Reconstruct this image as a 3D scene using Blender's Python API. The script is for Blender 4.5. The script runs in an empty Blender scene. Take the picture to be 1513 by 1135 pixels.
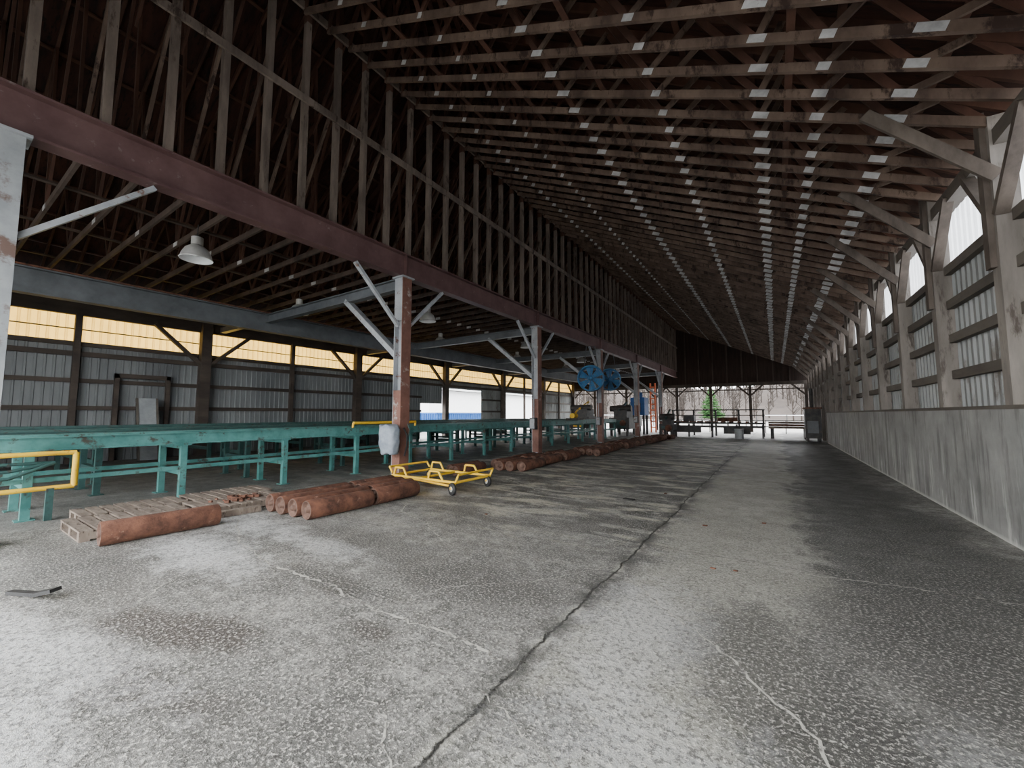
import bpy, math, random, bmesh
from mathutils import Vector
random.seed(7)
D=bpy.data; C=bpy.context
# ------------------------------------------------------------------ materials
def newmat(name):
    m=D.materials.new(name); m.use_nodes=True
    nt=m.node_tree; nt.nodes.clear()
    out=nt.nodes.new('ShaderNodeOutputMaterial')
    b=nt.nodes.new('ShaderNodeBsdfPrincipled')
    nt.links.new(b.outputs[0],out.inputs[0])
    return m,nt,b,out
def N(nt,t,**kw):
    n=nt.nodes.new(t)
    for k,v in kw.items(): setattr(n,k,v)
    return n
def pos(nt,scale=(1,1,1)):
    g=N(nt,'ShaderNodeNewGeometry'); mp=N(nt,'ShaderNodeMapping')
    mp.inputs['Scale'].default_value=scale
    nt.links.new(g.outputs['Position'],mp.inputs[0]); return mp.outputs[0]
def noise(nt,vec,s,det=5,rough=.6,dist=0):
    n=N(nt,'ShaderNodeTexNoise'); n.inputs['Scale'].default_value=s
    n.inputs['Detail'].default_value=det; n.inputs['Roughness'].default_value=rough
    n.inputs['Distortion'].default_value=dist
    nt.links.new(vec,n.inputs['Vector']); return n.outputs[0]
def math_(nt,op,a,b=None,c=None,clamp=False):
    n=N(nt,'ShaderNodeMath',operation=op); n.use_clamp=clamp
    for i,v in enumerate((a,b,c)):
        if v is None: continue
        if isinstance(v,(int,float)): n.inputs[i].default_value=v
        else: nt.links.new(v,n.inputs[i])
    return n.outputs[0]
def mr(nt,v,a,b,c=0,d=1,smooth=False):
    n=N(nt,'ShaderNodeMapRange'); 
    if smooth: n.interpolation_type='SMOOTHSTEP'
    nt.links.new(v,n.inputs[0])
    for i,x in zip((1,2,3,4),(a,b,c,d)): n.inputs[i].default_value=x
    return n.outputs[0]
def mix(nt,f,a,b,mode='MIX'):
    n=N(nt,'ShaderNodeMix',data_type='RGBA',blend_type=mode)
    if isinstance(f,(int,float)): n.inputs[0].default_value=f
    else: nt.links.new(f,n.inputs[0])
    for i,v in ((6,a),(7,b)):
        if isinstance(v,tuple): n.inputs[i].default_value=(v[0],v[1],v[2],1)
        else: nt.links.new(v,n.inputs[i])
    return n.outputs[2]
def bump(nt,b,h,st=.3,dist=.01):
    n=N(nt,'ShaderNodeBump'); n.inputs['Strength'].default_value=st; n.inputs['Distance'].default_value=dist
    nt.links.new(h,n.inputs['Height']); nt.links.new(n.outputs[0],b.inputs['Normal'])
def mat(name,c1,c2,s=4,sc=(1,1,1),rough=.7,metal=0,lo=.35,hi=.65,bst=.2,c3=None,s3=12,t3=.6):
    m,nt,b,o=newmat(name); p=pos(nt,sc)
    n=noise(nt,p,s,6,.65); f=mr(nt,n,lo,hi)
    col=mix(nt,f,c1,c2)
    if c3:
        n3=noise(nt,p,s3,8,.7); col=mix(nt,mr(nt,n3,t3,t3+.08),col,c3)
    nt.links.new(col,b.inputs['Base Color'])
    b.inputs['Roughness'].default_value=rough; b.inputs['Metallic'].default_value=metal
    if bst: bump(nt,b,noise(nt,p,s*6,4,.6),bst,.008)
    return m
M={}
M['wood']=mat('weathered_wood',(.085,.066,.055),(.21,.168,.14),2.2,(1,1,.25),.8,c3=(.04,.025,.018),s3=5,t3=.57)
M['wood_dark']=mat('truss_chord_wood',(.055,.034,.025),(.165,.115,.086),1.6,(1,1,.4),.8,c3=(.03,.015,.010),s3=4,t3=.54)
M['web']=mat('red_web_wood',(.04,.017,.011),(.10,.044,.028),1.6,(1,1,.4),.8)
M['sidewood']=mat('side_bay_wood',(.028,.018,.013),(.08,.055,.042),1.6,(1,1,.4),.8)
M['post']=mat('grey_post_wood',(.13,.115,.10),(.25,.225,.20),3,(1,1,.2),.8,c3=(.08,.066,.055),s3=5,t3=.56)
M['brace']=mat('brown_brace_wood',(.055,.042,.034),(.13,.105,.086),3,(1,1,.4),.8)
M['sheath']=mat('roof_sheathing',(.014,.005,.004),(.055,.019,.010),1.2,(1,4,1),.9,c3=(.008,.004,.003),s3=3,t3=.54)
M['gable']=mat('dark_gable_boards',(.016,.010,.008),(.04,.024,.018),2,(3,1,.3),.95,bst=0)
M['plate']=mat('galvanised_plate',(.28,.28,.28),(.60,.60,.60),2.3,rough=.5,metal=.1,bst=0,c3=(.16,.12,.10),s3=3.1,t3=.62)
M['beam']=mat('red_brown_steel',(.085,.042,.043),(.145,.082,.08),1.5,(1,1,1),.55,.1,c3=(.21,.165,.16),s3=5,t3=.62)
M['steel']=mat('grey_painted_steel',(.25,.27,.29),(.38,.40,.42),2,rough=.5,c3=(.15,.08,.055),s3=6,t3=.58)
M['peel']=mat('peeling_column_paint',(.22,.24,.255),(.34,.36,.37),2,rough=.5,c3=(.12,.075,.06),s3=1.5,t3=.54)
M['colred']=mat('primer_column_paint',(.12,.052,.038),(.21,.10,.075),2,rough=.6,c3=(.40,.38,.36),s3=1.8,t3=.58)
M['girder']=mat('blue_grey_girder',(.07,.078,.085),(.125,.137,.148),1.5,rough=.5,c3=(.10,.05,.035),s3=3,t3=.64)
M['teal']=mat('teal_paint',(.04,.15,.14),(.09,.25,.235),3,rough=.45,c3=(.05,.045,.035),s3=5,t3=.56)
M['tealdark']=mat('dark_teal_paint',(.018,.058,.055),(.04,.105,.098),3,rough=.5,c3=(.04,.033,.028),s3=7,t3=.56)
M['yellow']=mat('yellow_paint',(.72,.43,.02),(.82,.54,.04),4,rough=.5,c3=(.25,.13,.04),s3=14,t3=.6)
M['blue']=mat('blue_paint',(.035,.15,.32),(.07,.24,.45),4,rough=.5)
M['bluebright']=mat('bright_blue_paint',(.008,.07,.26),(.012,.1,.34),4,rough=.6,bst=0)
M['orange']=mat('orange_paint',(.8,.18,.06),(.7,.12,.04),4,rough=.5,bst=0)
M['rust']=mat('rusted_steel',(.05,.02,.012),(.17,.072,.042),5,rough=.9,c3=(.24,.14,.10),s3=7,t3=.6,bst=.9)
M['rustend']=mat('rust_end_face',(.07,.038,.027),(.14,.08,.058),9,rough=.85)
M['black']=mat('black_rubber',(.012,.012,.013),(.024,.024,.024),8,rough=.6)
M['dark']=mat('dark_machine_metal',(.015,.016,.018),(.05,.047,.043),4,rough=.6,c3=(.08,.04,.025),s3=6,t3=.58)
M['pallet']=mat('pallet_wood',(.13,.10,.08),(.25,.205,.165),3,(1,4,1),.85,c3=(.07,.05,.038),s3=5,t3=.55)
M['lampmetal']=mat('lamp_aluminium',(.45,.45,.43),(.58,.58,.56),5,rough=.35,metal=.3,bst=0)
M['cloth']=mat('grey_tarp',(.20,.24,.29),(.34,.38,.43),6,rough=.6,bst=.6)
M['white']=mat('white_paint',(.72,.74,.76),(.82,.83,.84),3,rough=.5,bst=0)
M['greydoor']=mat('grey_panel',(.24,.26,.27),(.34,.36,.37),3,rough=.5,bst=0)
M['crack']=mat('crack_efflorescence',(.46,.45,.40),(.60,.58,.52),14,rough=.9,c3=(.16,.15,.14),s3=10,t3=.50)
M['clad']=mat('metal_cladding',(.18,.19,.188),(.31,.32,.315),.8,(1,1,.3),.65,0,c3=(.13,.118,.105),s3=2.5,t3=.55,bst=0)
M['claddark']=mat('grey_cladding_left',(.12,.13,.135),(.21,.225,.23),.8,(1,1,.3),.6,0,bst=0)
M['girt']=mat('dark_girt_wood',(.035,.027,.022),(.08,.062,.05),2,(1,.3,1),.8)
M['girtr']=mat('grey_girt_wood',(.075,.064,.054),(.135,.118,.10),2,(1,.3,1),.8)
def transl(name,col,frac=.75):
    m,nt,b,o=newmat(name); b.inputs['Roughness'].default_value=.5
    p=pos(nt); n=noise(nt,p,1.3,5,.6)
    c=mix(nt,mr(nt,n,.3,.7),col,tuple(x*.8 for x in col))
    nt.links.new(c,b.inputs['Base Color'])
    t=N(nt,'ShaderNodeBsdfTranslucent'); nt.links.new(c,t.inputs[0])
    mx=N(nt,'ShaderNodeMixShader'); mx.inputs[0].default_value=frac
    nt.links.new(b.outputs[0],mx.inputs[1]); nt.links.new(t.outputs[0],mx.inputs[2]); nt.links.new(mx.outputs[0],o.inputs[0])
    return m
M['yelpanel']=transl('yellowed_fibreglass',(.56,.34,.065),.8)
M['whitepanel']=transl('white_fibreglass',(.62,.64,.67),.85)
# concrete floor
m,nt,b,o=newmat('stained_concrete_floor'); M['floor']=m
p=pos(nt); sep=N(nt,'ShaderNodeSeparateXYZ'); nt.links.new(p,sep.inputs[0]); X,Y=sep.outputs[0],sep.outputs[1]
n1=noise(nt,p,.45,7,.62); n2=noise(nt,p,2.2,8,.7,.4); n3=noise(nt,p,24,4,.8); n4=noise(nt,pos(nt,(.45,1.5,1)),1.5,8,.68,.6)
n5=noise(nt,p,44,4,.8); n8=noise(nt,p,7,8,.75,.3); n9=noise(nt,p,1.0,7,.7,.2)
wob=math_(nt,'ADD',math_(nt,'MULTIPLY',math_(nt,'SUBTRACT',n2,.5),2.8),math_(nt,'MULTIPLY',math_(nt,'SUBTRACT',n8,.5),2.4))
def blob(cx,cy,rx,ry,st,ang=0,ed=.25):
    dx=math_(nt,'SUBTRACT',X,cx); dy=math_(nt,'SUBTRACT',Y,cy); ca,sa=math.cos(ang),math.sin(ang)
    u=math_(nt,'ADD',math_(nt,'MULTIPLY',dx,ca/rx),math_(nt,'MULTIPLY',dy,sa/rx))
    v=math_(nt,'ADD',math_(nt,'MULTIPLY',dx,-sa/ry),math_(nt,'MULTIPLY',dy,ca/ry))
    d=math_(nt,'SQRT',math_(nt,'ADD',math_(nt,'MULTIPLY',u,u),math_(nt,'MULTIPLY',v,v)))
    d=math_(nt,'ADD',d,wob)
    return mr(nt,d,1+ed,1-ed,0,st)
base=mix(nt,mr(nt,n1,.36,.58),(.135,.135,.128),(.345,.34,.318))
base=mix(nt,mr(nt,n9,.49,.60,0,.65),base,(.11,.108,.10))
base=mix(nt,mr(nt,n2,.47,.60,0,.6),base,(.11,.108,.10))
base=mix(nt,mr(nt,n8,.46,.60,0,.6),base,(.07,.07,.064))
base=mix(nt,mr(nt,n8,.46,.34,0,.6),base,(.52,.51,.47))
mid=math_(nt,'MULTIPLY',mr(nt,Y,3.2,6,0,1,True),mr(nt,X,-.8,-1.6,0,1,True))
base=mix(nt,math_(nt,'MULTIPLY',mid,mr(nt,n4,.50,.55,0,.85)),base,(.08,.078,.072))
base=mix(nt,math_(nt,'MULTIPLY',mr(nt,n4,.48,.40,0,.9),mid),base,(.48,.45,.36))
xd=math_(nt,'ADD',X,math_(nt,'MULTIPLY',math_(nt,'SUBTRACT',n1,.5),2.2))
xd=math_(nt,'ADD',xd,math_(nt,'MULTIPLY',math_(nt,'SUBTRACT',n2,.5),1.1))
band=math_(nt,'MULTIPLY',mr(nt,xd,.1,.6,0,1,True),mr(nt,xd,2.2,1.7,0,1,True))
band=math_(nt,'MULTIPLY',band,mr(nt,Y,3.0,5.0,.15,1))
base=mix(nt,math_(nt,'MULTIPLY',band,.85),base,(.06,.062,.059))
lane=math_(nt,'MULTIPLY',mr(nt,xd,-1.5,-1.1,0,1,True),mr(nt,xd,.5,.0,0,1,True))
base=mix(nt,math_(nt,'MULTIPLY',lane,.5),base,(.46,.45,.38))
for a in [(-.05,3.0,.5,.95,.75,.3),(.55,2.55,.5,.6,.6,-.3),(.8,4.2,.6,.9,.65),(-1.05,1.95,.3,.22,.7),(-3.6,2.35,.6,.15,.85),(-2.7,3.1,1.0,.35,.55),(-2.2,1.1,.8,.3,.55,.2),(-6.2,1.1,1.3,.35,.65),(-4.9,3.3,1.1,.3,.5),(.3,1.7,.35,.3,.6),(1.3,3.3,.4,.5,.5)]:
    base=mix(nt,blob(*a),base,(.065,.064,.06))
for a in [(-3.85,1.2,.75,.22,.9,.35),(-3.45,.85,.4,.12,.8,.2),(-2.6,2.0,.25,.1,.7),(-3.1,.8,.6,.1,.6,.5)]:
    base=mix(nt,blob(*a),base,(.055,.045,.04))
for a in [(-5.6,2.0,.9,.35,.85),(-4.4,.55,1.1,.25,.75,.2),(-6.9,2.9,1.3,.3,.75),(-3.2,.35,.7,.2,.7),(-4.6,2.9,.7,.2,.5),(-6.0,6.2,.8,.25,.6),(-.95,3.1,.4,.8,.4),(-.6,1.9,.5,.4,.4),(1.0,2.4,.4,.5,.35)]:
    base=mix(nt,blob(*a,ed=.5),base,(.64,.65,.65))
near=mr(nt,Y,12,2,.25,1)
base=mix(nt,math_(nt,'MULTIPLY',mr(nt,n3,.50,.57),math_(nt,'MULTIPLY',near,.72)),base,(.055,.053,.049))
base=mix(nt,math_(nt,'MULTIPLY',mr(nt,n5,.53,.60),math_(nt,'MULTIPLY',near,.8)),base,(.70,.68,.62))
jx=math_(nt,'ABSOLUTE',math_(nt,'ADD',math_(nt,'ADD',X,1.43),math_(nt,'MULTIPLY',math_(nt,'SUBTRACT',n9,.5),.22)))
jx=math_(nt,'ADD',jx,math_(nt,'MULTIPLY',math_(nt,'SUBTRACT',n8,.5),.05))
jm=math_(nt,'MULTIPLY',mr(nt,jx,.004,.018,1,0),mr(nt,n2,.62,.45,.45,1))
halo=math_(nt,'MULTIPLY',mr(nt,jx,.03,.16,.9,0),mr(nt,n2,.42,.55))
base=mix(nt,halo,base,(.075,.075,.07))
base=mix(nt,math_(nt,'MULTIPLY',mr(nt,jx,.02,.07,.6,0),mr(nt,n2,.5,.4)),base,(.52,.51,.44))
yy=math_(nt,'ADD',Y,math_(nt,'MULTIPLY',math_(nt,'SUBTRACT',n9,.5),.35))
jy=math_(nt,'ABSOLUTE',math_(nt,'SUBTRACT',math_(nt,'MODULO',math_(nt,'ADD',yy,7.3),6.2),.05))
base=mix(nt,mr(nt,jy,.006,.02,.45,0),base,(.08,.08,.075))
base=mix(nt,jm,base,(.025,.025,.022))
side_shade=mr(nt,X,-8.3,-9.3,0,.65,True)  # shade of the side bay, painted into the floor colour
base=mix(nt,side_shade,base,(.09,.09,.086))
nt.links.new(base,b.inputs['Base Color'])
nt.links.new(mr(nt,n2,.3,.7,.40,.75),b.inputs['Roughness'])
hh=math_(nt,'SUBTRACT',math_(nt,'ADD',n3,n5),math_(nt,'MULTIPLY',jm,3))
bump(nt,b,hh,.8,.012)
# concrete wall
m,nt,b,o=newmat('concrete_wall'); M['conc']=m
p=pos(nt); n1=noise(nt,p,1.2,7,.65); n2=noise(nt,pos(nt,(1,3,.35)),1.6,7,.65); n3=noise(nt,p,30,3,.6)
c=mix(nt,mr(nt,n1,.35,.65),(.20,.20,.195),(.32,.32,.31)); 
sep=N(nt,'ShaderNodeSeparateXYZ'); nt.links.new(p,sep.inputs[0])
low=mr(nt,sep.outputs[2],1.25,.3,0,1)
c=mix(nt,math_(nt,'MULTIPLY',mr(nt,n2,.56,.62,0,.7),low),c,(.54,.54,.52)); c=mix(nt,mr(nt,n2,.48,.38,0,.65),c,(.115,.115,.11))
c=mix(nt,mr(nt,sep.outputs[2],.0,.06,.8,0),c,(.58,.58,.54))
nt.links.new(c,b.inputs['Base Color']); b.inputs['Roughness'].default_value=.85; bump(nt,b,n3,.3,.006)
M['ground']=mat('outside_gravel',(.20,.195,.185),(.30,.295,.285),.3,rough=.9,bst=0)
M['hill']=mat('winter_hill',(.022,.016,.013),(.042,.031,.025),.35,rough=1,bst=0)
M['bark']=mat('bare_tree_bark',(.016,.012,.0095),(.032,.024,.019),2,rough=1,bst=0)
M['pine']=mat('pine_green',(.012,.045,.008),(.022,.07,.014),3,rough=1,bst=0)
# ------------------------------------------------------------------ mesh builder
class B:
    def __init__(s): s.v=[];s.f=[];s.m=[];s.mats=[];s.sm=[]
    def mi(s,k):
        if k not in s.mats: s.mats.append(k)
        return s.mats.index(k)
    def add(s,vs,fs,k,smooth=False):
        o=len(s.v); s.v+=[tuple(x) for x in vs]
        i=s.mi(k)
        for f in fs: s.f.append(tuple(a+o for a in f)); s.m.append(i); s.sm.append(smooth)
    def box(s,x0,x1,y0,y1,z0,z1,k):
        vs=[(x,y,z) for z in (z0,z1) for (x,y) in ((x0,y0),(x1,y0),(x1,y1),(x0,y1))]
        s.add(vs,[(3,2,1,0),(4,5,6,7),(0,1,5,4),(1,2,6,5),(2,3,7,6),(3,0,4,7)],k)
    def beam(s,p,q,w,h,k,up=(0,0,1)):
        p=Vector(p);q=Vector(q);d=(q-p).normalized();u=Vector(up)
        sd=d.cross(u)
        if sd.length<1e-3: sd=d.cross(Vector((1,0,0)))
        sd.normalize(); uv=sd.cross(d).normalized()
        a=sd*w/2;b_=uv*h/2
        vs=[p-a-b_,p+a-b_,p+a+b_,p-a+b_,q-a-b_,q+a-b_,q+a+b_,q-a+b_]
        s.add(vs,[(3,2,1,0),(4,5,6,7),(0,1,5,4),(1,2,6,5),(2,3,7,6),(3,0,4,7)],k)
    def cyl(s,p,q,r,k,n=14,r2=None,cap=True,kc=None):
        p=Vector(p);q=Vector(q);d=(q-p).normalized()
        u=Vector((0,0,1)) if abs(d.z)<.9 else Vector((1,0,0))
        a=d.cross(u).normalized();c=a.cross(d).normalized()
        if r2 is None:r2=r
        vs=[];
        for (pt,rr) in ((p,r),(q,r2)):
            for i in range(n):
                t=2*math.pi*i/n; vs.append(pt+a*math.cos(t)*rr+c*math.sin(t)*rr)
        s.add(vs,[(i,(i+1)%n,n+(i+1)%n,n+i) for i in range(n)],k,True)
        if cap:
            s.add(vs[:n],[tuple(range(n))[::-1]],kc or k); s.add(vs[n:],[tuple(range(n))],kc or k)
    def lathe(s,c,prof,k,axis=(0,0,1),n=24):
        c=Vector(c);d=Vector(axis).normalized()
        u=Vector((0,0,1)) if abs(d.z)<.9 else Vector((1,0,0))
        a=d.cross(u).normalized();e=a.cross(d).normalized()
        vs=[]
        for r,z in prof:
            for i in range(n):
                t=2*math.pi*i/n; vs.append(c+d*z+a*math.cos(t)*r+e*math.sin(t)*r)
        fs=[]
        for j in range(len(prof)-1):
            for i in range(n):
                fs.append((j*n+i,j*n+(i+1)%n,(j+1)*n+(i+1)%n,(j+1)*n+i))
        s.add(vs,fs,k,True)
    def corr(s,x,y0,y1,z0,z1,k,pitch=.2,dep=.025,sgn=1):
        y=y0;pts=[]
        while y<y1:
            for dy,dx in ((0,0),(.62,0),(.7,1),(.92,1)):
                yy=y+dy*pitch
                if yy<=y1: pts.append((yy,x+sgn*dx*dep))
            y+=pitch
        pts.append((y1,x))
        vs=[(px,py,z0) for py,px in pts]+[(px,py,z1) for py,px in pts]; n=len(pts)
        s.add(vs,[(i,i+1,n+i+1,n+i) for i in range(n-1)],k)
    def tube(s,pts,r,k,n=10):
        for a,b_ in zip(pts[:-1],pts[1:]): s.cyl(a,b_,r,k,n)
    def build(s,name,center=True):
        if center:
            xs=[v[0] for v in s.v];ys=[v[1] for v in s.v];zs=[v[2] for v in s.v]
            c=Vector(((min(xs)+max(xs))/2,(min(ys)+max(ys))/2,min(zs)))
        else: c=Vector((0,0,0))
        me=D.meshes.new(name); me.from_pydata([tuple(Vector(v)-c) for v in s.v],[],s.f)
        for k in s.mats: me.materials.append(M[k])
        for i,p_ in enumerate(me.polygons): p_.material_index=s.m[i]; p_.use_smooth=s.sm[i]
        me.update()
        ob=D.objects.new(name,me); ob.location=c; C.scene.collection.objects.link(ob)
        return ob
# ------------------------------------------------------------------ dims
XR=2.37; XC=-8.0; XL=-19.2; Y0=-3.0; Y1=42.0
EAVE=5.25; RZ=12.5
def zt(x):
    return 5.55+(RZ-5.55)*(XR-x)/(XR-XC) if x>=XC else 5.95+(RZ-5.95)*(x-XL)/(XC-XL)
def zb(x): return EAVE+.466*(XR-x)
# ------------------------------------------------------------------ shell
g=B(); g.box(XL-.1,XR+.25,Y0-4,Y1+1,-.2,0,'floor'); g.build('floor',False)
g=B(); g.box(-160,120,-80,260,-.5,-.12,'ground'); g.build('ground',False)
g=B()
def slab(xa,xb,k='sheath',off=.1):
    za,zb_=zt(xa)+off,zt(xb)+off
    vs=[(xa,Y0,za),(xb,Y0,zb_),(xb,Y1,zb_),(xa,Y1,za),(xa,Y0,za+.04),(xb,Y0,zb_+.04),(xb,Y1,zb_+.04),(xa,Y1,za+.04)]
    g.add(vs,[(3,2,1,0),(4,5,6,7),(0,1,5,4),(1,2,6,5),(2,3,7,6),(3,0,4,7)],k)
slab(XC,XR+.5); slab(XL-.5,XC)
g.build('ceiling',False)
g=B()
for x in [1.9-1.0*i for i in range(10)]: g.box(x-.045,x+.045,Y0,Y1,zt(x)+.03,zt(x)+.07,'web')
for x in [-9-1.0*i for i in range(10)]: g.box(x-.045,x+.045,Y0,Y1,zt(x)+.03,zt(x)+.07,'web')
g.build('roof_purlins')
# right wall
g=B()
g.box(XR,XR+.24,Y0,28,0,1.66,'conc')
g.box(XR-.01,XR+.24,Y0,28,1.66,1.71,'girtr')
WX=XR+.24
g.corr(WX,Y0,Y1,1.7,4.02,'clad',.2,.03,-1)
g.corr(WX,28,Y1,0,1.7,'clad',.2,.03,-1)
g.corr(WX,Y0,Y1,4.02,4.98,'whitepanel',.2,.03,-1)
posts=[7.3+2.35*k for k in range(-3,15)]
for z in (2.25,2.85,3.42,4.0): g.box(WX-.12,WX-.03,Y0,Y1,z-.07,z+.07,'girtr')
g.box(XR+.02,WX-.02,Y0,Y1,4.92,5.12,'girtr')
for y in posts:
    z0=1.71 if y<28 else 0
    g.box(XR-.01,WX-.03,y-.1,y+.1,z0,5.3,'post')
    g.box(XR-.07,XR-.01,y-.04,y+.1,3.4,5.4,'brace')
    for sg in (-1,1):
        g.beam((XR+.04,y+sg*.08,4.05),(XR+.04,y+sg*.85,5.0),.08,.13,'brace',(1,0,0))
for y in posts[1:]:
    g.beam((XR+.02,y-.14,4.5),(XR-1.15,y-.14,zb(XR-1.15)),.05,.15,'brace')
g.build('wall_right',False)
def tri(pts,y,k):
    n=len(pts); vs=[(x,y,zz) for x,zz in pts]+[(x,y+.08,zz) for x,zz in pts]
    g.add(vs,[tuple(range(n)),tuple(range(n,2*n))[::-1]]+[(i,(i+1)%n,n+(i+1)%n,n+i) for i in range(n)],k)
g=B()  # unseen front closure, added to block light and darken side bay and roof
tri([(XC,5.2),(XR+.2,5.2),(XR+.2,5.5),(XC,RZ+.05)],Y0,'sheath')
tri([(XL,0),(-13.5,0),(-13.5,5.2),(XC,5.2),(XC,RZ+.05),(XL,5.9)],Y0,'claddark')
g.box(XC-.2,XR,Y0,Y0+.2,5.0,5.3,'girt')
g.build('wall_front_light_block',False)
# left wall
g=B()
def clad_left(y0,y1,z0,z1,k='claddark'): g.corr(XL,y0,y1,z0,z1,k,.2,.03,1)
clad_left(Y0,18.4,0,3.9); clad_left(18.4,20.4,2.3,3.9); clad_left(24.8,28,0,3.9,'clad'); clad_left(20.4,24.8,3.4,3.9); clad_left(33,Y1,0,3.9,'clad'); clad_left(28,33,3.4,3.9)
g.corr(XL,Y0,Y1,3.9,4.95,'yelpanel',.2,.03,1)
for (a,b_) in ((Y0,18.4),(24.8,28),(33,Y1)):
    for z in (.9,1.8,2.7): g.box(XL+.04,XL+.12,a,b_,z-.07,z+.07,'girt')
g.box(XL+.04,XL+.14,Y0,Y1,3.5,3.66,'girt'); g.box(XL+.04,XL+.14,Y0,Y1,3.84,3.98,'girt'); g.box(XL+.04,XL+.2,Y0,Y1,4.85,5.9,'girt')
g.box(XL+.04,XL+.12,Y0,Y1,4.38,4.41,'girt')
y=-.5
while y<Y1:
    if not(18.4<y+3.5<20.3 or 21<y+3.5<24.5): g.box(XL+.1,XL+.26,y+3.42,y+3.58,0,4.9,'girt')
    g.box(XL+.1,XL+.42,y-.17,y+.17,0,5.6,'girt')
    for sg in (-1,1): g.beam((XL+.3,y+sg*.1,3.5),(XL+.3,y+sg*1.6,4.9),.12,.16,'girt',(1,0,0))
    y+=7
for y in (4.0,5.4): g.box(XL+.12,XL+.28,y-.06,y+.06,0,3.0,'girt')
g.box(XL+.12,XL+.28,3.94,5.46,2.85,3.0,'girt')
g.build('wall_left',False)
g=B()
g.beam((XL+1.1,4.75,0.02),(XL+.5,4.75,2.15),.6,.05,'greydoor',(1,0,0))
for s in (-.27,.27): g.beam((XL+1.12,4.75+s,0.02),(XL+.52,4.75+s,2.15),.06,.07,'girtr',(1,0,0))
g.build('leaning_panel')
# far gable wall
g=B()
tri([(XL,4.3),(XR+.2,4.3),(XR+.2,5.5),(XC,RZ+.05),(XL,5.9)],Y1,'gable')
x=XC+.8
while x<XR: g.box(x-.05,x+.05,Y1-.12,Y1,4.4,zt(x)-.1,'sidewood'); x+=1.2
for x in (XL+.2,-16.5,-13,-10,XC,-5,-1.8,XR-.1):
    g.box(x-.12,x+.12,Y1-.24,Y1,0,4.4,'girt')
    for sg in (-1,1):
        if XL<x+sg*1.1<XR: g.beam((x+sg*.1,Y1-.3,3.3),(x+sg*1.1,Y1-.3,4.3),.1,.14,'girt')
g.box(XL,XR,Y1-.3,Y1,4.15,4.45,'girt')
g.box(XL,XR,Y1-.15,Y1-.08,3.75,3.85,'girt')
g.build('wall_back',False)
# ------------------------------------------------------------------ trusses right
g=B()
jx=[1.53,.7,0,-1.47,-3.2,-5.0,-6.6]
y=-1.6
T=.05
while y<Y1-.2:
    k='wood_dark'
    g.beam((XR+.3,y,zb(XR+.3)),(XC+.1,y,zb(XC+.1)),T,.12,k)
    g.beam((XR+.45,y,zt(XR+.45)-.04),(XC+.02,y,zt(XC)-.06),T,.14,'web')
    bj=[XR]+jx+[XC+.1]; 
    tj=[2.0,1.1,.3,-.75,-2.3,-4.1,-5.8,-7.2]
    for i in range(8):
        g.beam((bj[i],y+.01,zb(bj[i])),(tj[i],y+.01,zt(tj[i])-.06),T*.8,.09,'web')
        g.beam((tj[i],y-.01,zt(tj[i])-.06),(bj[i+1],y-.01,zb(bj[i+1])),T*.8,.09,'web' if i>4 else 'wood_dark')
    for i,x in enumerate(jx):
        L=.08 if i%2 else .11
        L*=random.uniform(.8,1.1)
        if i>4: L*=.6
        g.beam((x+L,y-.03,zb(x+L)),(x-L,y-.03,zb(x-L)),.006,.1,'plate')
    y+=.52
for x in (.35,-2.4,-4.2,-6.0):
    g.box(x-.045,x+.045,Y0+.3,Y1-.3,zb(x)+.07,zb(x)+.11,'web')
g.build('roof_trusses_aisle')
# trusses left with tall vertical ends
g=B()
y=-1.52
while y<Y1-.3:
    g.box(XC-.07,XC+.07,y-.05,y+.05,5.79,9.9,'wood')
    g.box(XC-.07,XC+.07,y-.05,y+.05,9.9,12.42,'web')
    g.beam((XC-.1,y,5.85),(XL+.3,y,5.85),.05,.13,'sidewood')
    g.beam((XC-.05,y,RZ-.08),(XL-.3,y,zt(XL-.3)-.06),.05,.14,'web')
    g.beam((XC-.05,y+.03,8.9),(-9.9,y+.03,5.9),.045,.09,'wood_dark')
    g.beam((-9.9,y,5.9),(-10.2,y,zt(-10.2)-.1),.045,.09,'web')
    g.beam((-10.2,y,zt(-10.2)-.1),(-12.4,y,5.9),.045,.09,'web')
    g.beam((-12.4,y,5.9),(-12.8,y,zt(-12.8)-.1),.045,.09,'web')
    g.beam((-12.8,y,zt(-12.8)-.1),(-15,y,5.9),.045,.09,'web')
    g.beam((-15,y,5.9),(-16,y,zt(-16)-.1),.045,.09,'web')
    g.beam((XC-.05,y-.03,12.2),(-10.2,y-.03,9.2),.045,.09,'web')
    g.beam((-12.4+.13,y-.03,5.85),(-12.4-.13,y-.03,5.85),.006,.1,'plate')
    y+=.72
for z,h in ((8.15,.15),(10.15,.17)): g.box(XC+.07,XC+.12,Y0,Y1,z-h/2,z+h/2,'wood')
for x in (-9,-11.2,-13.7,-16.5): g.box(x-.05,x+.05,Y0+.3,Y1-.3,5.92,5.96,'sidewood')
g.build('roof_trusses_side_bay')
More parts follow.
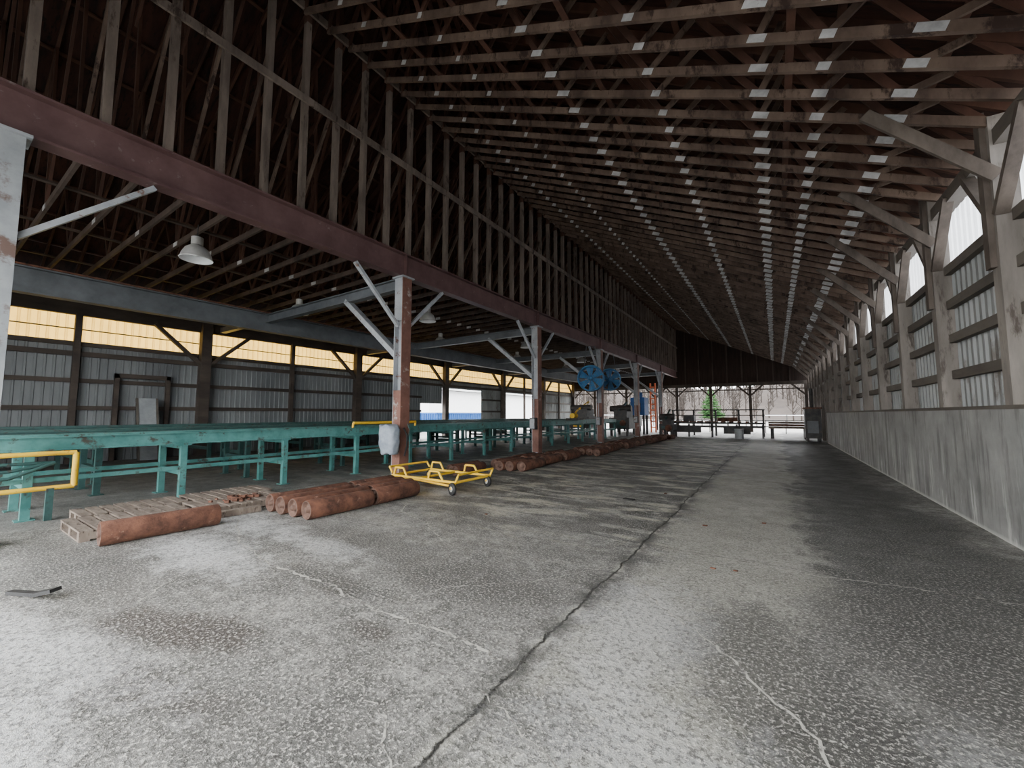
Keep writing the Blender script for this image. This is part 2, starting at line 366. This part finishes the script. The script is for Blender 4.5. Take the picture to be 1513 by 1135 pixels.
# ------------------------------------------------------------------ steel frame
g=B()
def ibeam_y(x,z0,z1,w,y0,y1,k,t=.035):
    g.box(x-w/2,x+w/2,y0,y1,z0,z0+t,k); g.box(x-w/2,x+w/2,y0,y1,z1-t,z1,k); g.box(x-.012,x+.012,y0,y1,z0+t,z1-t,k)
ibeam_y(XC,5.16,5.78,.26,Y0+.2,Y1-.3,'beam')
for y in [7+7*k for k in range(5)]:
    g.box(XC-.12,XC+.12,y-.01,y+.01,5.195,5.745,'beam')
g.build('steel_main_beam')
g=B(); ibeam_y(-15.2,4.55,5.2,.3,Y0+.3,Y1-.4,'girder'); g.box(-15.06,-15.0,Y0+.3,Y1-.4,5.2,5.24,'rust')
g.build('steel_side_girder')
cols=[0.5,7,14,21,28,35]
for y in cols:
    g=B()
    a=.15; fk='peel' if y<1 else 'colred'
    g.box(XC+a-.02,XC+a,y-.15,y+.15,.03,5.12,fk); g.box(XC-a,XC-a+.02,y-.15,y+.15,.03,5.12,'steel')
    g.box(XC-a+.02,XC+a-.02,y-.012,y+.012,.03,5.12,'steel')
    g.box(XC-a+.02,XC+a-.02,y-.15,y-.13,4.0,5.12,'steel')
    g.box(XC-a+.02,XC+a-.02,y-.15,y-.13,.1,2.2,fk)
    g.box(XC-.22,XC+.22,y-.22,y+.22,0,.03,'rust'); g.box(XC-.2,XC+.2,y-.2,y+.2,5.12,5.16,'steel')
    for sx in(-.18,.18):
        for sy in(-.18,.18): g.cyl((XC+sx,y+sy,.03),(XC+sx,y+sy,.07),.02,'rust',6)
    for sg in (-1,1):
        g.beam((XC,y+sg*.15,3.85),(XC,y+sg*1.45,5.13),.07,.1,'steel',(1,0,0))
    if y>1: g.beam((XC-.15,y,3.1),(-10.4,y,4.9),.2,.14,'steel',(0,0,1))
    if y>10:
        g.box(XC-.12,XC+.12,y-.38,y-.16,1.0,1.45,'dark'); g.box(XC-.1,XC+.1,y-.395,y-.38,1.03,1.42,'steel'); g.cyl((XC,y-.25,1.45),(XC,y-.25,2.6),.02,'steel',8)
    g.build('steel_column')
g=B()
for y in cols[1:]:
    x0,x1=-15.05,XC-.16
    g.box(x0,x1,y-.1,y+.1,4.85,4.88,'girder'); g.box(x0,x1,y-.1,y+.1,5.12,5.15,'girder'); g.box(x0,x1,y-.01,y+.01,4.88,5.12,'girder')
    g.box(XL+.45,-15.36,y-.1,y+.1,4.9,5.1,'girder')
g.build('steel_cross_beams')
# ------------------------------------------------------------------ conveyors
def conveyor(name,xc,w,y0,y1,zt_,k,legk,step=2.4,rails=2,low=True):
    global g
    g=B()
    for sx in (-1,1):
        x=xc+sx*w/2
        g.box(x-.012,x+.012,y0,y1,zt_-.2,zt_,k)
        g.box(min(x,x-sx*.07),max(x,x-sx*.07),y0,y1,zt_-.015,zt_,k)
        g.box(min(x,x+sx*.06),max(x,x+sx*.06),y0,y1,zt_-.21,zt_-.19,k)
        g.box(min(x,x+sx*.05),max(x,x+sx*.05),y0,y1,zt_-.012,zt_+.004,k)
        if low: g.box(x-.03,x+.03,y0,y1,.55,.62,k)
    for i in range(rails):
        x=xc-w/2+w*(i+1)/(rails+1)
        g.box(x-.03,x+.03,y0,y1,zt_-.04,zt_+.02,k)
    y=y0+.5
    while y<y1:
        for sx in (-1,1):
            x=xc+sx*w/2
            g.box(x-.05,x+.05,y-.05,y+.05,.015,zt_-.2,legk); g.box(x-.1,x+.1,y-.1,y+.1,0,.015,legk)
            g.box(x-.07,x+.07,y-.1,y+.1,zt_-.24,zt_-.2,legk)
        g.box(xc-w/2,xc+w/2,y-.04,y+.04,.45,.54,legk); g.box(xc-w/2,xc+w/2,y-.04,y+.04,zt_-.3,zt_-.2,legk)
        y+=step
    y=y0+.2
    while y<y1: 
        g.cyl((xc-w/2,y,zt_-.07),(xc+w/2,y,zt_-.07),.035,'dark',8); y+=.45
    g.build(name)
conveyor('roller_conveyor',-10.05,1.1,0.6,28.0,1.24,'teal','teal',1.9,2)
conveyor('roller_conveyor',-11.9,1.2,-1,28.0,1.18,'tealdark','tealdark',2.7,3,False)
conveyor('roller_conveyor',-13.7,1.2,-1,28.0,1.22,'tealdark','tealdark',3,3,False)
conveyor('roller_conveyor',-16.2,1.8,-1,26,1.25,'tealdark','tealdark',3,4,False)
g=B()
x=-9.25
g.tube([(x,-1.2,.48),(x,1.55,.48),(x,1.55,1.0),(x,-1.2,1.0)],.035,'yellow')
for yy in (-1.2,1.55): g.cyl((x,yy,.48),(x,yy,1.0),.04,'yellow')
for yy in (-1.1,1.3): g.box(-9.29,-9.21,yy-.04,yy+.04,0,.48,'tealdark')
for i in range(3): g.tube([(-9.3-.03*i,-1,.62+.1*i),(-9.3-.03*i,.9,.66+.1*i),(-9.36-.02*i,1.35,.85)],.025,'tealdark')
g.build('yellow_guard_frame')
g=B(); g.tube([(-9.38,6.6,1.36),(-9.38,8.8,1.36)],.04,'yellow'); g.tube([(-9.38,6.6,1.36),(-9.4,6.6,1.24)],.03,'yellow'); g.tube([(-9.38,8.8,1.36),(-9.4,8.8,1.24)],.03,'yellow'); g.build('yellow_safety_bar')
# ------------------------------------------------------------------ rollers
def roll(g,x,y0,L,r=.145,z=None,ang=0):
    z=r if z is None else z
    dx=math.sin(ang)*L;dy=math.cos(ang)*L
    p=Vector((x,y0,z));q=Vector((x+dx,y0+dy,z)); d=(q-p).normalized()
    g.lathe(p,[(r*.96,0),(r,.015),(r,L*.33),(r*1.012,L*.34),(r*.995,L*.36),(r*.995,L*.7),(r,L-.015),(r*.96,L)],'rust',d,22)
    g.lathe(p,[(r*.96,0),(r*.84,0),(r*.8,.05),(r*.3,.05),(r*.28,-.01),(.001,-.01)],'rustend',d,22)
    g.lathe(q,[(r*.96,0),(r*.84,0),(r*.8,-.05),(r*.3,-.05),(r*.28,.01),(.001,.01)],'rustend',d,22)
for (x,y,L,a) in [(-6.92,1.4,1.22,.06),(-6.0,3.45,1.12,.03),(-6.33,3.42,1.35,.0),(-6.66,3.4,1.3,-.03),(-6.99,3.4,1.4,0.0),
                  (-5.98,4.65,1.0,-.02),(-6.30,4.82,1.0,.0),(-6.62,4.8,1.05,0),(-6.98,4.9,1.0,0)]:
    g=B(); roll(g,x,y,L,ang=a); g.build('rusty_steel_roller')
def pile(y,n,L,x0=-6.0):
    g=B()
    for i in range(n): roll(g,x0-.31*i,y+random.uniform(-.15,.15),L,ang=random.uniform(-.04,.04))
    g.build('rusty_roller_pile')
g=B(); roll(g,-7.0,7.95,1.2,.13); roll(g,-7.3,8.1,1.2,.13); g.build('rusty_roller_pile')
for (y,n,L,x0) in [(9.4,4,1.2,-5.95),(10.95,4,1.2,-6.1),(12.5,3,1.2,-6.1),(14.6,4,1.2,-5.7),(16.2,3,1.3,-5.9),(18.5,4,1.2,-5.8),(20.2,4,1.2,-5.8),(22.2,4,1.3,-5.7),(24.2,4,1.3,-5.7),(26.2,4,1.3,-5.6)]:
    pile(y,n,L,x0)
def pallet(x0,y0,w=1.05,l=1.25):
    g=B()
    for i in range(3):
        x=x0+i*(w-.1)/2; g.box(x,x+.1,y0,y0+l,.02,.11,'pallet')
    n=8
    for i in range(n):
        y=y0+i*(l-.12)/(n-1); g.box(x0-.01,x0+w+.01,y,y+.125,.11,.135,'pallet')
    for i in range(3):
        y=y0+i*(l-.1)/2; g.box(x0,x0+w,y,y+.1,0,.02,'pallet')
    g.build('wooden_pallet')
pallet(-8.35,1.3); pallet(-9.1,1.5,.7); pallet(-8.3,2.65,.9,1.3); pallet(-9.1,2.85,.72)
g=B(); g.beam((-7.25,2.7,.05),(-7.2,3.35,.05),.12,.09,'pallet'); g.build('timber_block')
g=B()
for i in range(40):
    x=-7.9+random.gauss(0,.15);y=3.2+random.gauss(0,.15); s=random.uniform(.02,.05)
    g.beam((x,y,.14+s/2),(x+s*1.6,y+s,.14+s/2),s,s,'rust')
g.build('rust_scale_heap')
# ------------------------------------------------------------------ yellow cart
g=B()
xa,xb,ya,yb=-7.2,-5.35,6.1,7.25; zf=.24
for yy in (ya,yb): g.tube([(xa,yy,zf),(xb,yy,zf)],.03,'yellow')
for xx in (xa,xb,(xa+xb)/2-.1): g.tube([(xx,ya,zf),(xx,yb,zf)],.028,'yellow')
g.tube([(xa,ya,zf),(xb,ya,zf-.08)],.022,'yellow')
for yy in (ya,yb):
    for xx in (xa+.05,xb-.75): g.tube([(xx,yy,zf),(xx+.05,yy,.42),(xx+.3,yy,.42),(xx+.42,yy,zf)],.024,'yellow')
g.tube([(xa,ya,.3),(xa-.1,ya,.42),(xa-.1,yb,.42),(xa,yb,.3)],.024,'yellow')
g.tube([(xb,ya,zf),(xb+.08,ya,.4),(xb+.08,yb,.4),(xb,yb,zf)],.022,'yellow')
for xx in (xa+.05,xb-.02):
    for yy in (ya,yb):
        c=Vector((xx,yy-.07,.125))
        g.lathe(c,[(.05,-.03),(.1,-.03),(.12,-.02),(.125,0),(.12,.02),(.1,.03),(.05,.03)],'black',(.3,1,0),18)
        g.lathe(c,[(.001,-.035),(.055,-.03),(.06,0),(.055,.03),(.001,.035)],'lampmetal',(.3,1,0),14)
        g.beam(c+Vector((0,.04,0)),(xx,yy,zf),.03,.05,'yellow',(1,0,0)); g.beam(c+Vector((-.0,-.05,0)),(xx,yy-.04,zf),.012,.05,'yellow',(1,0,0))
g.build('yellow_wheeled_cart')
me=D.meshes.new('tarp'); bm=bmesh.new(); bmesh.ops.create_cube(bm,size=1)
bmesh.ops.subdivide_edges(bm,edges=bm.edges[:],cuts=6,use_grid_fill=True)
for v in bm.verts:
    t=v.co.z+.5; r=.8+.2*math.sin(t*2.6)+.05*math.sin(v.co.x*19+t*14)+.06*math.cos(v.co.y*17-t*11)
    ln=math.hypot(v.co.x,v.co.y); k=1 if ln<1e-5 else min(1,.54/ln)
    v.co.x*=.54*r*k; v.co.y*=.4*r*k; v.co.z=v.co.z*.7+.03*math.sin(v.co.x*20)
    if abs(v.co.x)>.01: v.co.x+=.025*math.sin(t*17)
for f in bm.faces: f.smooth=True
bm.to_mesh(me); bm.free(); me.materials.append(M['cloth'])
ob=D.objects.new('tarp_covered_control_box',me); ob.location=(XC+.06,6.6,.98); C.scene.collection.objects.link(ob)
ss=ob.modifiers.new('s','SUBSURF'); ss.levels=1; ss.render_levels=1
g=B(); g.tube([(XC+.18,6.95,1.25),(XC+.27,6.98,1.05),(XC+.24,7.0,.8),(XC+.18,6.98,.55)],.02,'black'); g.tube([(XC+.17,7.08,1.35),(XC+.25,7.08,1.2),(XC+.18,7.08,.9)],.015,'tealdark'); g.build('power_cable')
# ------------------------------------------------------------------ lamps
def lamp(x,y,z=5.0,s=1.0):
    g=B()
    g.lathe((x,y,z),[(.30*s,0),(.31*s,.01),(.29*s,.03),(.27*s,.12),(.21*s,.24),(.12*s,.31),(.09*s,.33)],'lampmetal',n=28)
    g.lathe((x,y,z),[(.30*s,0),(.26*s,.11),(.2*s,.22),(.1*s,.29),(.001,.3)],'white',n=28)
    g.lathe((x,y,z),[(.001,.06),(.06*s,.09),(.07*s,.15),(.03,.26)],'white',n=14)
    g.cyl((x,y,z+.33*s),(x,y,z+.5*s),.11*s,'lampmetal',18); g.cyl((x,y,z+.5*s),(x,y,z+.54*s),.06*s,'dark')
    g.cyl((x,y,z+.54*s),(x,y,5.8),.012,'dark',8)
    g.build('high_bay_lamp')
for y in (3.35,10.4,17.4,24.4,31.4): lamp(-10.55,y)
for y in (7.3,14.3,21.3,28.3): lamp(-13.6,y,5.05)
# ------------------------------------------------------------------ drum fans
def fan(x,y,z,r=.62):
    g=B(); ax=(0.3,-1,0)
    c=Vector((x,y,z)); d=Vector(ax).normalized()
    g.lathe(c,[(r,-.28),(r+.04,-.28),(r+.01,-.24),(r+.01,.24),(r+.04,.28),(r-.02,.28),(r-.04,-.28)],'blue',ax,40)
    a=d.cross(Vector((0,0,1))).normalized(); e=a.cross(d)
    for rr in (.2,.33,.46): g.lathe(c,[(rr*r/.62-.005,.27),(rr*r/.62+.005,.27),(rr*r/.62,.28),(rr*r/.62-.005,.27)],'girder',ax,30)
    for i in range(8):
        t=math.pi*2*i/8; w=a*math.cos(t)+e*math.sin(t); g.cyl(c+d*.27+w*.08,c+d*.27+w*r,.006,'girder',6)
    g.lathe(c,[(.001,.24),(.12,.22),(.14,.1),(.14,-.15),(.001,-.16)],'blue',ax,20)
    for i in range(6):
        t=math.pi*2*i/6+.3; w=a*math.cos(t)+e*math.sin(t); s=a*-math.sin(t)+e*math.cos(t)
        vs=[c+w*.1-s*.07+d*.05,c+w*.1+s*.07-d*.05,c+w*(r-.06)+s*.28-d*.08,c+w*(r-.06)-s*.12+d*.1]
        g.add(vs,[(0,1,2,3)],'blue')
    for sg in (-.35,.35): g.tube([c+a*sg+Vector((0,0,r*.85)),c+a*sg*.6+Vector((0,0,5.16-z))],.02,'girder')
    g.tube([c-a*r,c+a*r],.02,'girder')
    g.build('blue_drum_fan')
fan(-7.95,19.6,3.45,.64); fan(-8.0,22.6,3.6,.6)
# ------------------------------------------------------------------ floor cracks
g=B()
def crack(pts,w=.016,j=.05):
    P=[]
    for a,b_ in zip(pts[:-1],pts[1:]):
        n=max(2,int(math.dist(a,b_)/.06))
        for i in range(n):
            t=i/n; P.append((a[0]+(b_[0]-a[0])*t+random.gauss(0,j*.3),a[1]+(b_[1]-a[1])*t+random.gauss(0,j*.3)))
    P.append(pts[-1]); vs=[];
    for i,(x,y) in enumerate(P):
        q=P[min(i+1,len(P)-1)];r=P[max(i-1,0)]; dx,dy=q[0]-r[0],q[1]-r[1]; l=math.hypot(dx,dy) or 1
        ww=w*random.uniform(.2,1.2)/2; nx,ny=-dy/l*ww,dx/l*ww
        vs+=[(x+nx,y+ny,.002),(x-nx,y-ny,.002)]
    g.add(vs,[(2*i,2*i+1,2*i+3,2*i+2) for i in range(len(P)-1)],'crack')
crack([(-6.9,2.9),(-5.8,2.45),(-4.54,2.25),(-3.6,2.3),(-2.74,2.22),(-2.1,2.3),(-1.56,2.25)],.028)
crack([(-1.3,4.05),(-.8,3.5),(-.31,3.11),(-.1,2.8),(.09,2.63),(.2,2.3),(.5,2.0)],.018)
crack([(-2.49,1.55),(-2.2,1.6),(-1.8,1.5),(-1.5,1.3)],.014)
crack([(-1.4,5.0),(-.5,5.12),(.24,5.07),(1.0,5.2),(1.68,5.26),(2.3,5.3)],.02)
crack([(-5.6,5.1),(-5.2,4.6),(-4.3,4.3),(-3.56,3.84)],.025)
crack([(-5.6,8.3),(-4.2,7.4),(-2.9,7.1),(-1.4,6.6)],.025)
crack([(-5.2,2.3),(-5.1,1.7),(-4.6,1.2)],.018)
crack([(-1.5,1.95),(-1.0,1.75),(-.6,1.5),(-.2,1.3)],.012)
crack([(-2.8,2.2),(-2.6,2.9),(-2.0,3.4),(-1.5,4.2)],.01)
g.build('floor_cracks')
g=B(); g.beam((-5.75,.62,.02),(-5.45,.74,.035),.05,.03,'black'); g.beam((-5.45,.74,.035),(-5.3,.83,.075),.09,.03,'black'); g.build('rubber_strap')
g=B()
for (x,y,s) in [(-2.35,7.6,.2),(-.9,6.4,.06),(-.6,4.7,.05),(-.4,4.75,.04),(-1.9,8.5,.05),(-3.9,5.2,.05),(-.2,7,.05)]:
    g.beam((x-s/2,y,.012),(x+s/2,y-s*.4,.018),s*.4,.012,'rust' if s<.1 else 'black')
g.build('floor_debris')
# ------------------------------------------------------------------ far machinery
def machine(x,y,w,l,h,k2='tealdark'):
    g=B()
    g.box(x-w/2,x+w/2,y,y+l,.5,h*.7,'dark'); g.box(x-w*.3,x+w*.35,y+.2,y+l-.3,h*.7,h,'dark')
    for a in (-1,1):
        for b_ in (0,1): g.box(x+a*w*.4-.08,x+a*w*.4+.08,y+b_*(l-.15),y+b_*(l-.15)+.15,0,.5,'dark')
    g.cyl((x-w/2-.05,y+.5,h+.1),(x+w/2+.05,y+.5,h+.1),.22,'dark',16); g.beam((x,y+.1,h),(x,y+l,h+.6),.12,.12,k2); g.box(x-w*.3,x+w*.3,y-.04,y,.6,h*.6,k2)
    g.cyl((x+w*.2,y-.1,h*.5),(x+w*.2,y,h*.5),.22,'rust',16)
    g.build('sawmill_machine')
machine(-9.6,28.9,1.5,2.0,1.9); machine(-6.3,28.8,.9,1.5,1.3); machine(-11.2,35.6,1.8,2,2.1); machine(-12.8,29,1.6,2,2.0,'yellow')
g=B(); g.box(-9.6,-8.5,31.8,33.0,1.5,2.9,'bluebright')
for x in (-9.5,-8.7):
    for y in (31.9,32.8): g.box(x,x+.15,y,y+.15,0,1.5,'dark')
g.box(-9.3,-8.8,31.74,31.8,1.8,2.5,'dark'); g.cyl((-9,32.4,2.9),(-9,32.4,3.3),.2,'bluebright'); g.build('blue_hopper')
g=B(); 
for a in (-.2,.2): g.box(-8.9+a-.06,-8.9+a+.06,36,36.12,0,4.3,'orange')
for i in range(8): g.box(-9.1,-8.7,36.02,36.1,.4+.5*i,.5+.5*i,'orange')
g.build('orange_ladder_mast')
g=B()
g.box(-9.95,-9.2,20.7,21.4,1.26,1.36,'dark'); g.cyl((-9.6,20.8,1.5),(-9.6,21.3,1.5),.15,'yellow',16); g.beam((-9.6,21,1.5),(-9.6,21.6,1.85),.07,.07,'yellow'); g.build('yellow_drive_motor')
g=B()
for y in (31,33.2):
    for z in (.75,1.0): g.box(-6.8,-.6,y,y+.12,z-.09,z,'dark')
    for x in (-6.7,-5.2,-3.7,-2.2,-.7): g.box(x-.06,x+.06,y,y+.12,0,1.9 if y>32 else .9,'dark')
g.box(-6.8,-4.4,31.02,31.08,.3,.66,'dark'); g.box(-3.0,-1.4,31.02,31.08,.25,.66,'dark')
g.box(-5.6,-4.9,31.3,32.2,1.1,1.5,'dark'); g.box(-3.4,-2.2,31.5,32.6,1.1,1.35,'rust')
for x in [-6.6+.5*i for i in range(12)]: g.cyl((x,31,1.05),(x,33.3,1.05),.06,'rust',8)
for z in (1.5,1.9): g.tube([(-6.8,33.26,z),(-.6,33.26,z)],.04,'dark')
g.build('outfeed_roller_table')
g=B()
for i in range(3): g.box(-.4,1.9,31.2,32.6,.65+.16*i,.77+.16*i,'pallet' if i!=1 else 'rust')
for x in (-.2,1.6): g.box(x-.1,x+.1,31.3,32.5,0,.65,'dark')
g.build('lumber_stack')
g=B(); g.box(1.45,2.2,28.8,30.0,.2,1.9,'dark'); g.box(1.4,2.25,28.7,30.1,1.9,1.98,'rust'); g.box(1.55,2.05,28.72,28.8,.5,1.2,'girder'); g.cyl((1.8,29.3,1.98),(1.8,29.3,3.1),.1,'dark'); 
for x in(1.5,2.05): g.box(x,x+.1,28.8,30.0,0,.2,'dark')
g.build('control_cabinet')
g=B(); g.cyl((-2.0,29.9,0),(-2.0,29.9,.6),.26,'greydoor',20); g.lathe((-2,29.9,0),[(.26,.59),(.28,.6),(.28,.63),(.24,.63),(.001,.62)],'greydoor',n=20); g.build('white_drum')
g=B()
for z in (.55,1.05): g.tube([(-7.7,39.5,z),(2.1,39.5,z)],.035,'dark')
for i in range(8): g.cyl((-7.7+1.4*i,39.5,0),(-7.7+1.4*i,39.5,1.05),.035,'dark')
g.build('pipe_railing')
# ------------------------------------------------------------------ outside
def container(name,x0,x1,y0,y1,h,k):
    g=B(); g.box(x0,x1,y0,y1,0,h,k)
    y=y0
    while y<y1: g.box(x1,x1+.05,y,y+.12,.1,h-.1,k); y+=.3
    x=x0
    while x<x1: g.box(x,x+.12,y0-.05,y0,.1,h-.1,k); x+=.3
    g.box(x0-.05,x1+.08,y0-.08,y1,h-.1,h+.05,k); g.box(x0-.05,x1+.08,y0-.08,y1,-.12,.05,'dark'); g.build(name)
container('blue_shipping_container',-30,-27,28,36,1.7,'bluebright')
container('blue_shipping_container',-30,-27.5,22.5,26.5,1.7,'bluebright')
g=B(); g.box(-60,-40,40,70,-.12,5,'white'); g.add([(-61,40,5),(-39,40,5),(-50,40,8),(-61,70,5),(-39,70,5),(-50,70,8)],[(0,1,2),(3,5,4),(0,2,5,3),(1,4,5,2)],'clad'); g.box(-48,-44,39.9,40,0,4,'clad'); g.build('white_warehouse')
g=B(); nx=50
def hz(x,y):
    t=max(0,min(1,(y-98)/60)); return -.3+(1-math.cos(t*math.pi))*6.0+math.sin(x*.1)*t*1.5
vs=[];fs=[]
for j in range(10):
    for i in range(nx):
        x=-140+i*5; y=96+j*9; vs.append((x,y,hz(x,y)))
for j in range(9):
    for i in range(nx-1): a=j*nx+i; fs.append((a,a+1,a+nx+1,a+nx))
g.add(vs,fs,'hill',True)
for t in range(620):
    x=random.uniform(-80,25); yy=random.uniform(100,165)
    z=hz(x,yy)-.3; h=random.uniform(5,9)
    g.cyl((x,yy,z),(x+random.uniform(-.4,.4),yy,z+h),.16,'bark',5,.05,False)
    for q in range(16):
        zz=z+h*random.uniform(.2,.95); a=random.uniform(0,6.28); L=h*.22*random.uniform(.5,1.2)
        e=(x+math.cos(a)*L,yy+math.sin(a)*L*.5,zz+L*1.1); g.cyl((x,yy,zz),e,.075,'bark',3,.03,False)
g.build('wooded_hillside')
g=B()
x0,y0_=-9.0,75
g.cyl((x0,y0_,-.12),(x0,y0_,5.5),.15,'bark',8,.04)
for i in range(320):
    zz=random.uniform(.8,5.8); R=(6.4-zz)*.42*random.uniform(.7,1.1); a=random.uniform(0,6.28)
    p_=Vector((x0,y0_,zz)); q=p_+Vector((math.cos(a)*R,math.sin(a)*R,.15)); g.beam(p_,q,.28,.1,'pine')
g.build('pine_tree')
g=B(); 
for i in range(14): g.box(-34+3.2*i-.06,-34+3.2*i+.06,60,60.12,-.12,1.5,'dark')
for z in (.7,1.4): g.box(-34,8,60,60.08,z,z+.08,'white')
g.build('yard_fence')
# ------------------------------------------------------------------ world + camera
w=D.worlds.new('overcast_sky'); C.scene.world=w; w.use_nodes=True
bg=w.node_tree.nodes['Background']; bg.inputs[0].default_value=(.98,.99,1,1); bg.inputs[1].default_value=13.0
cam=D.cameras.new('camera'); co=D.objects.new('camera',cam); C.scene.collection.objects.link(co)
co.location=(0,0,1.6); co.rotation_euler=(math.radians(94.3),0,math.radians(33.3))
cam.sensor_width=36; cam.lens=590/1513*36; cam.clip_end=1000; cam.clip_start=.05
C.scene.camera=co
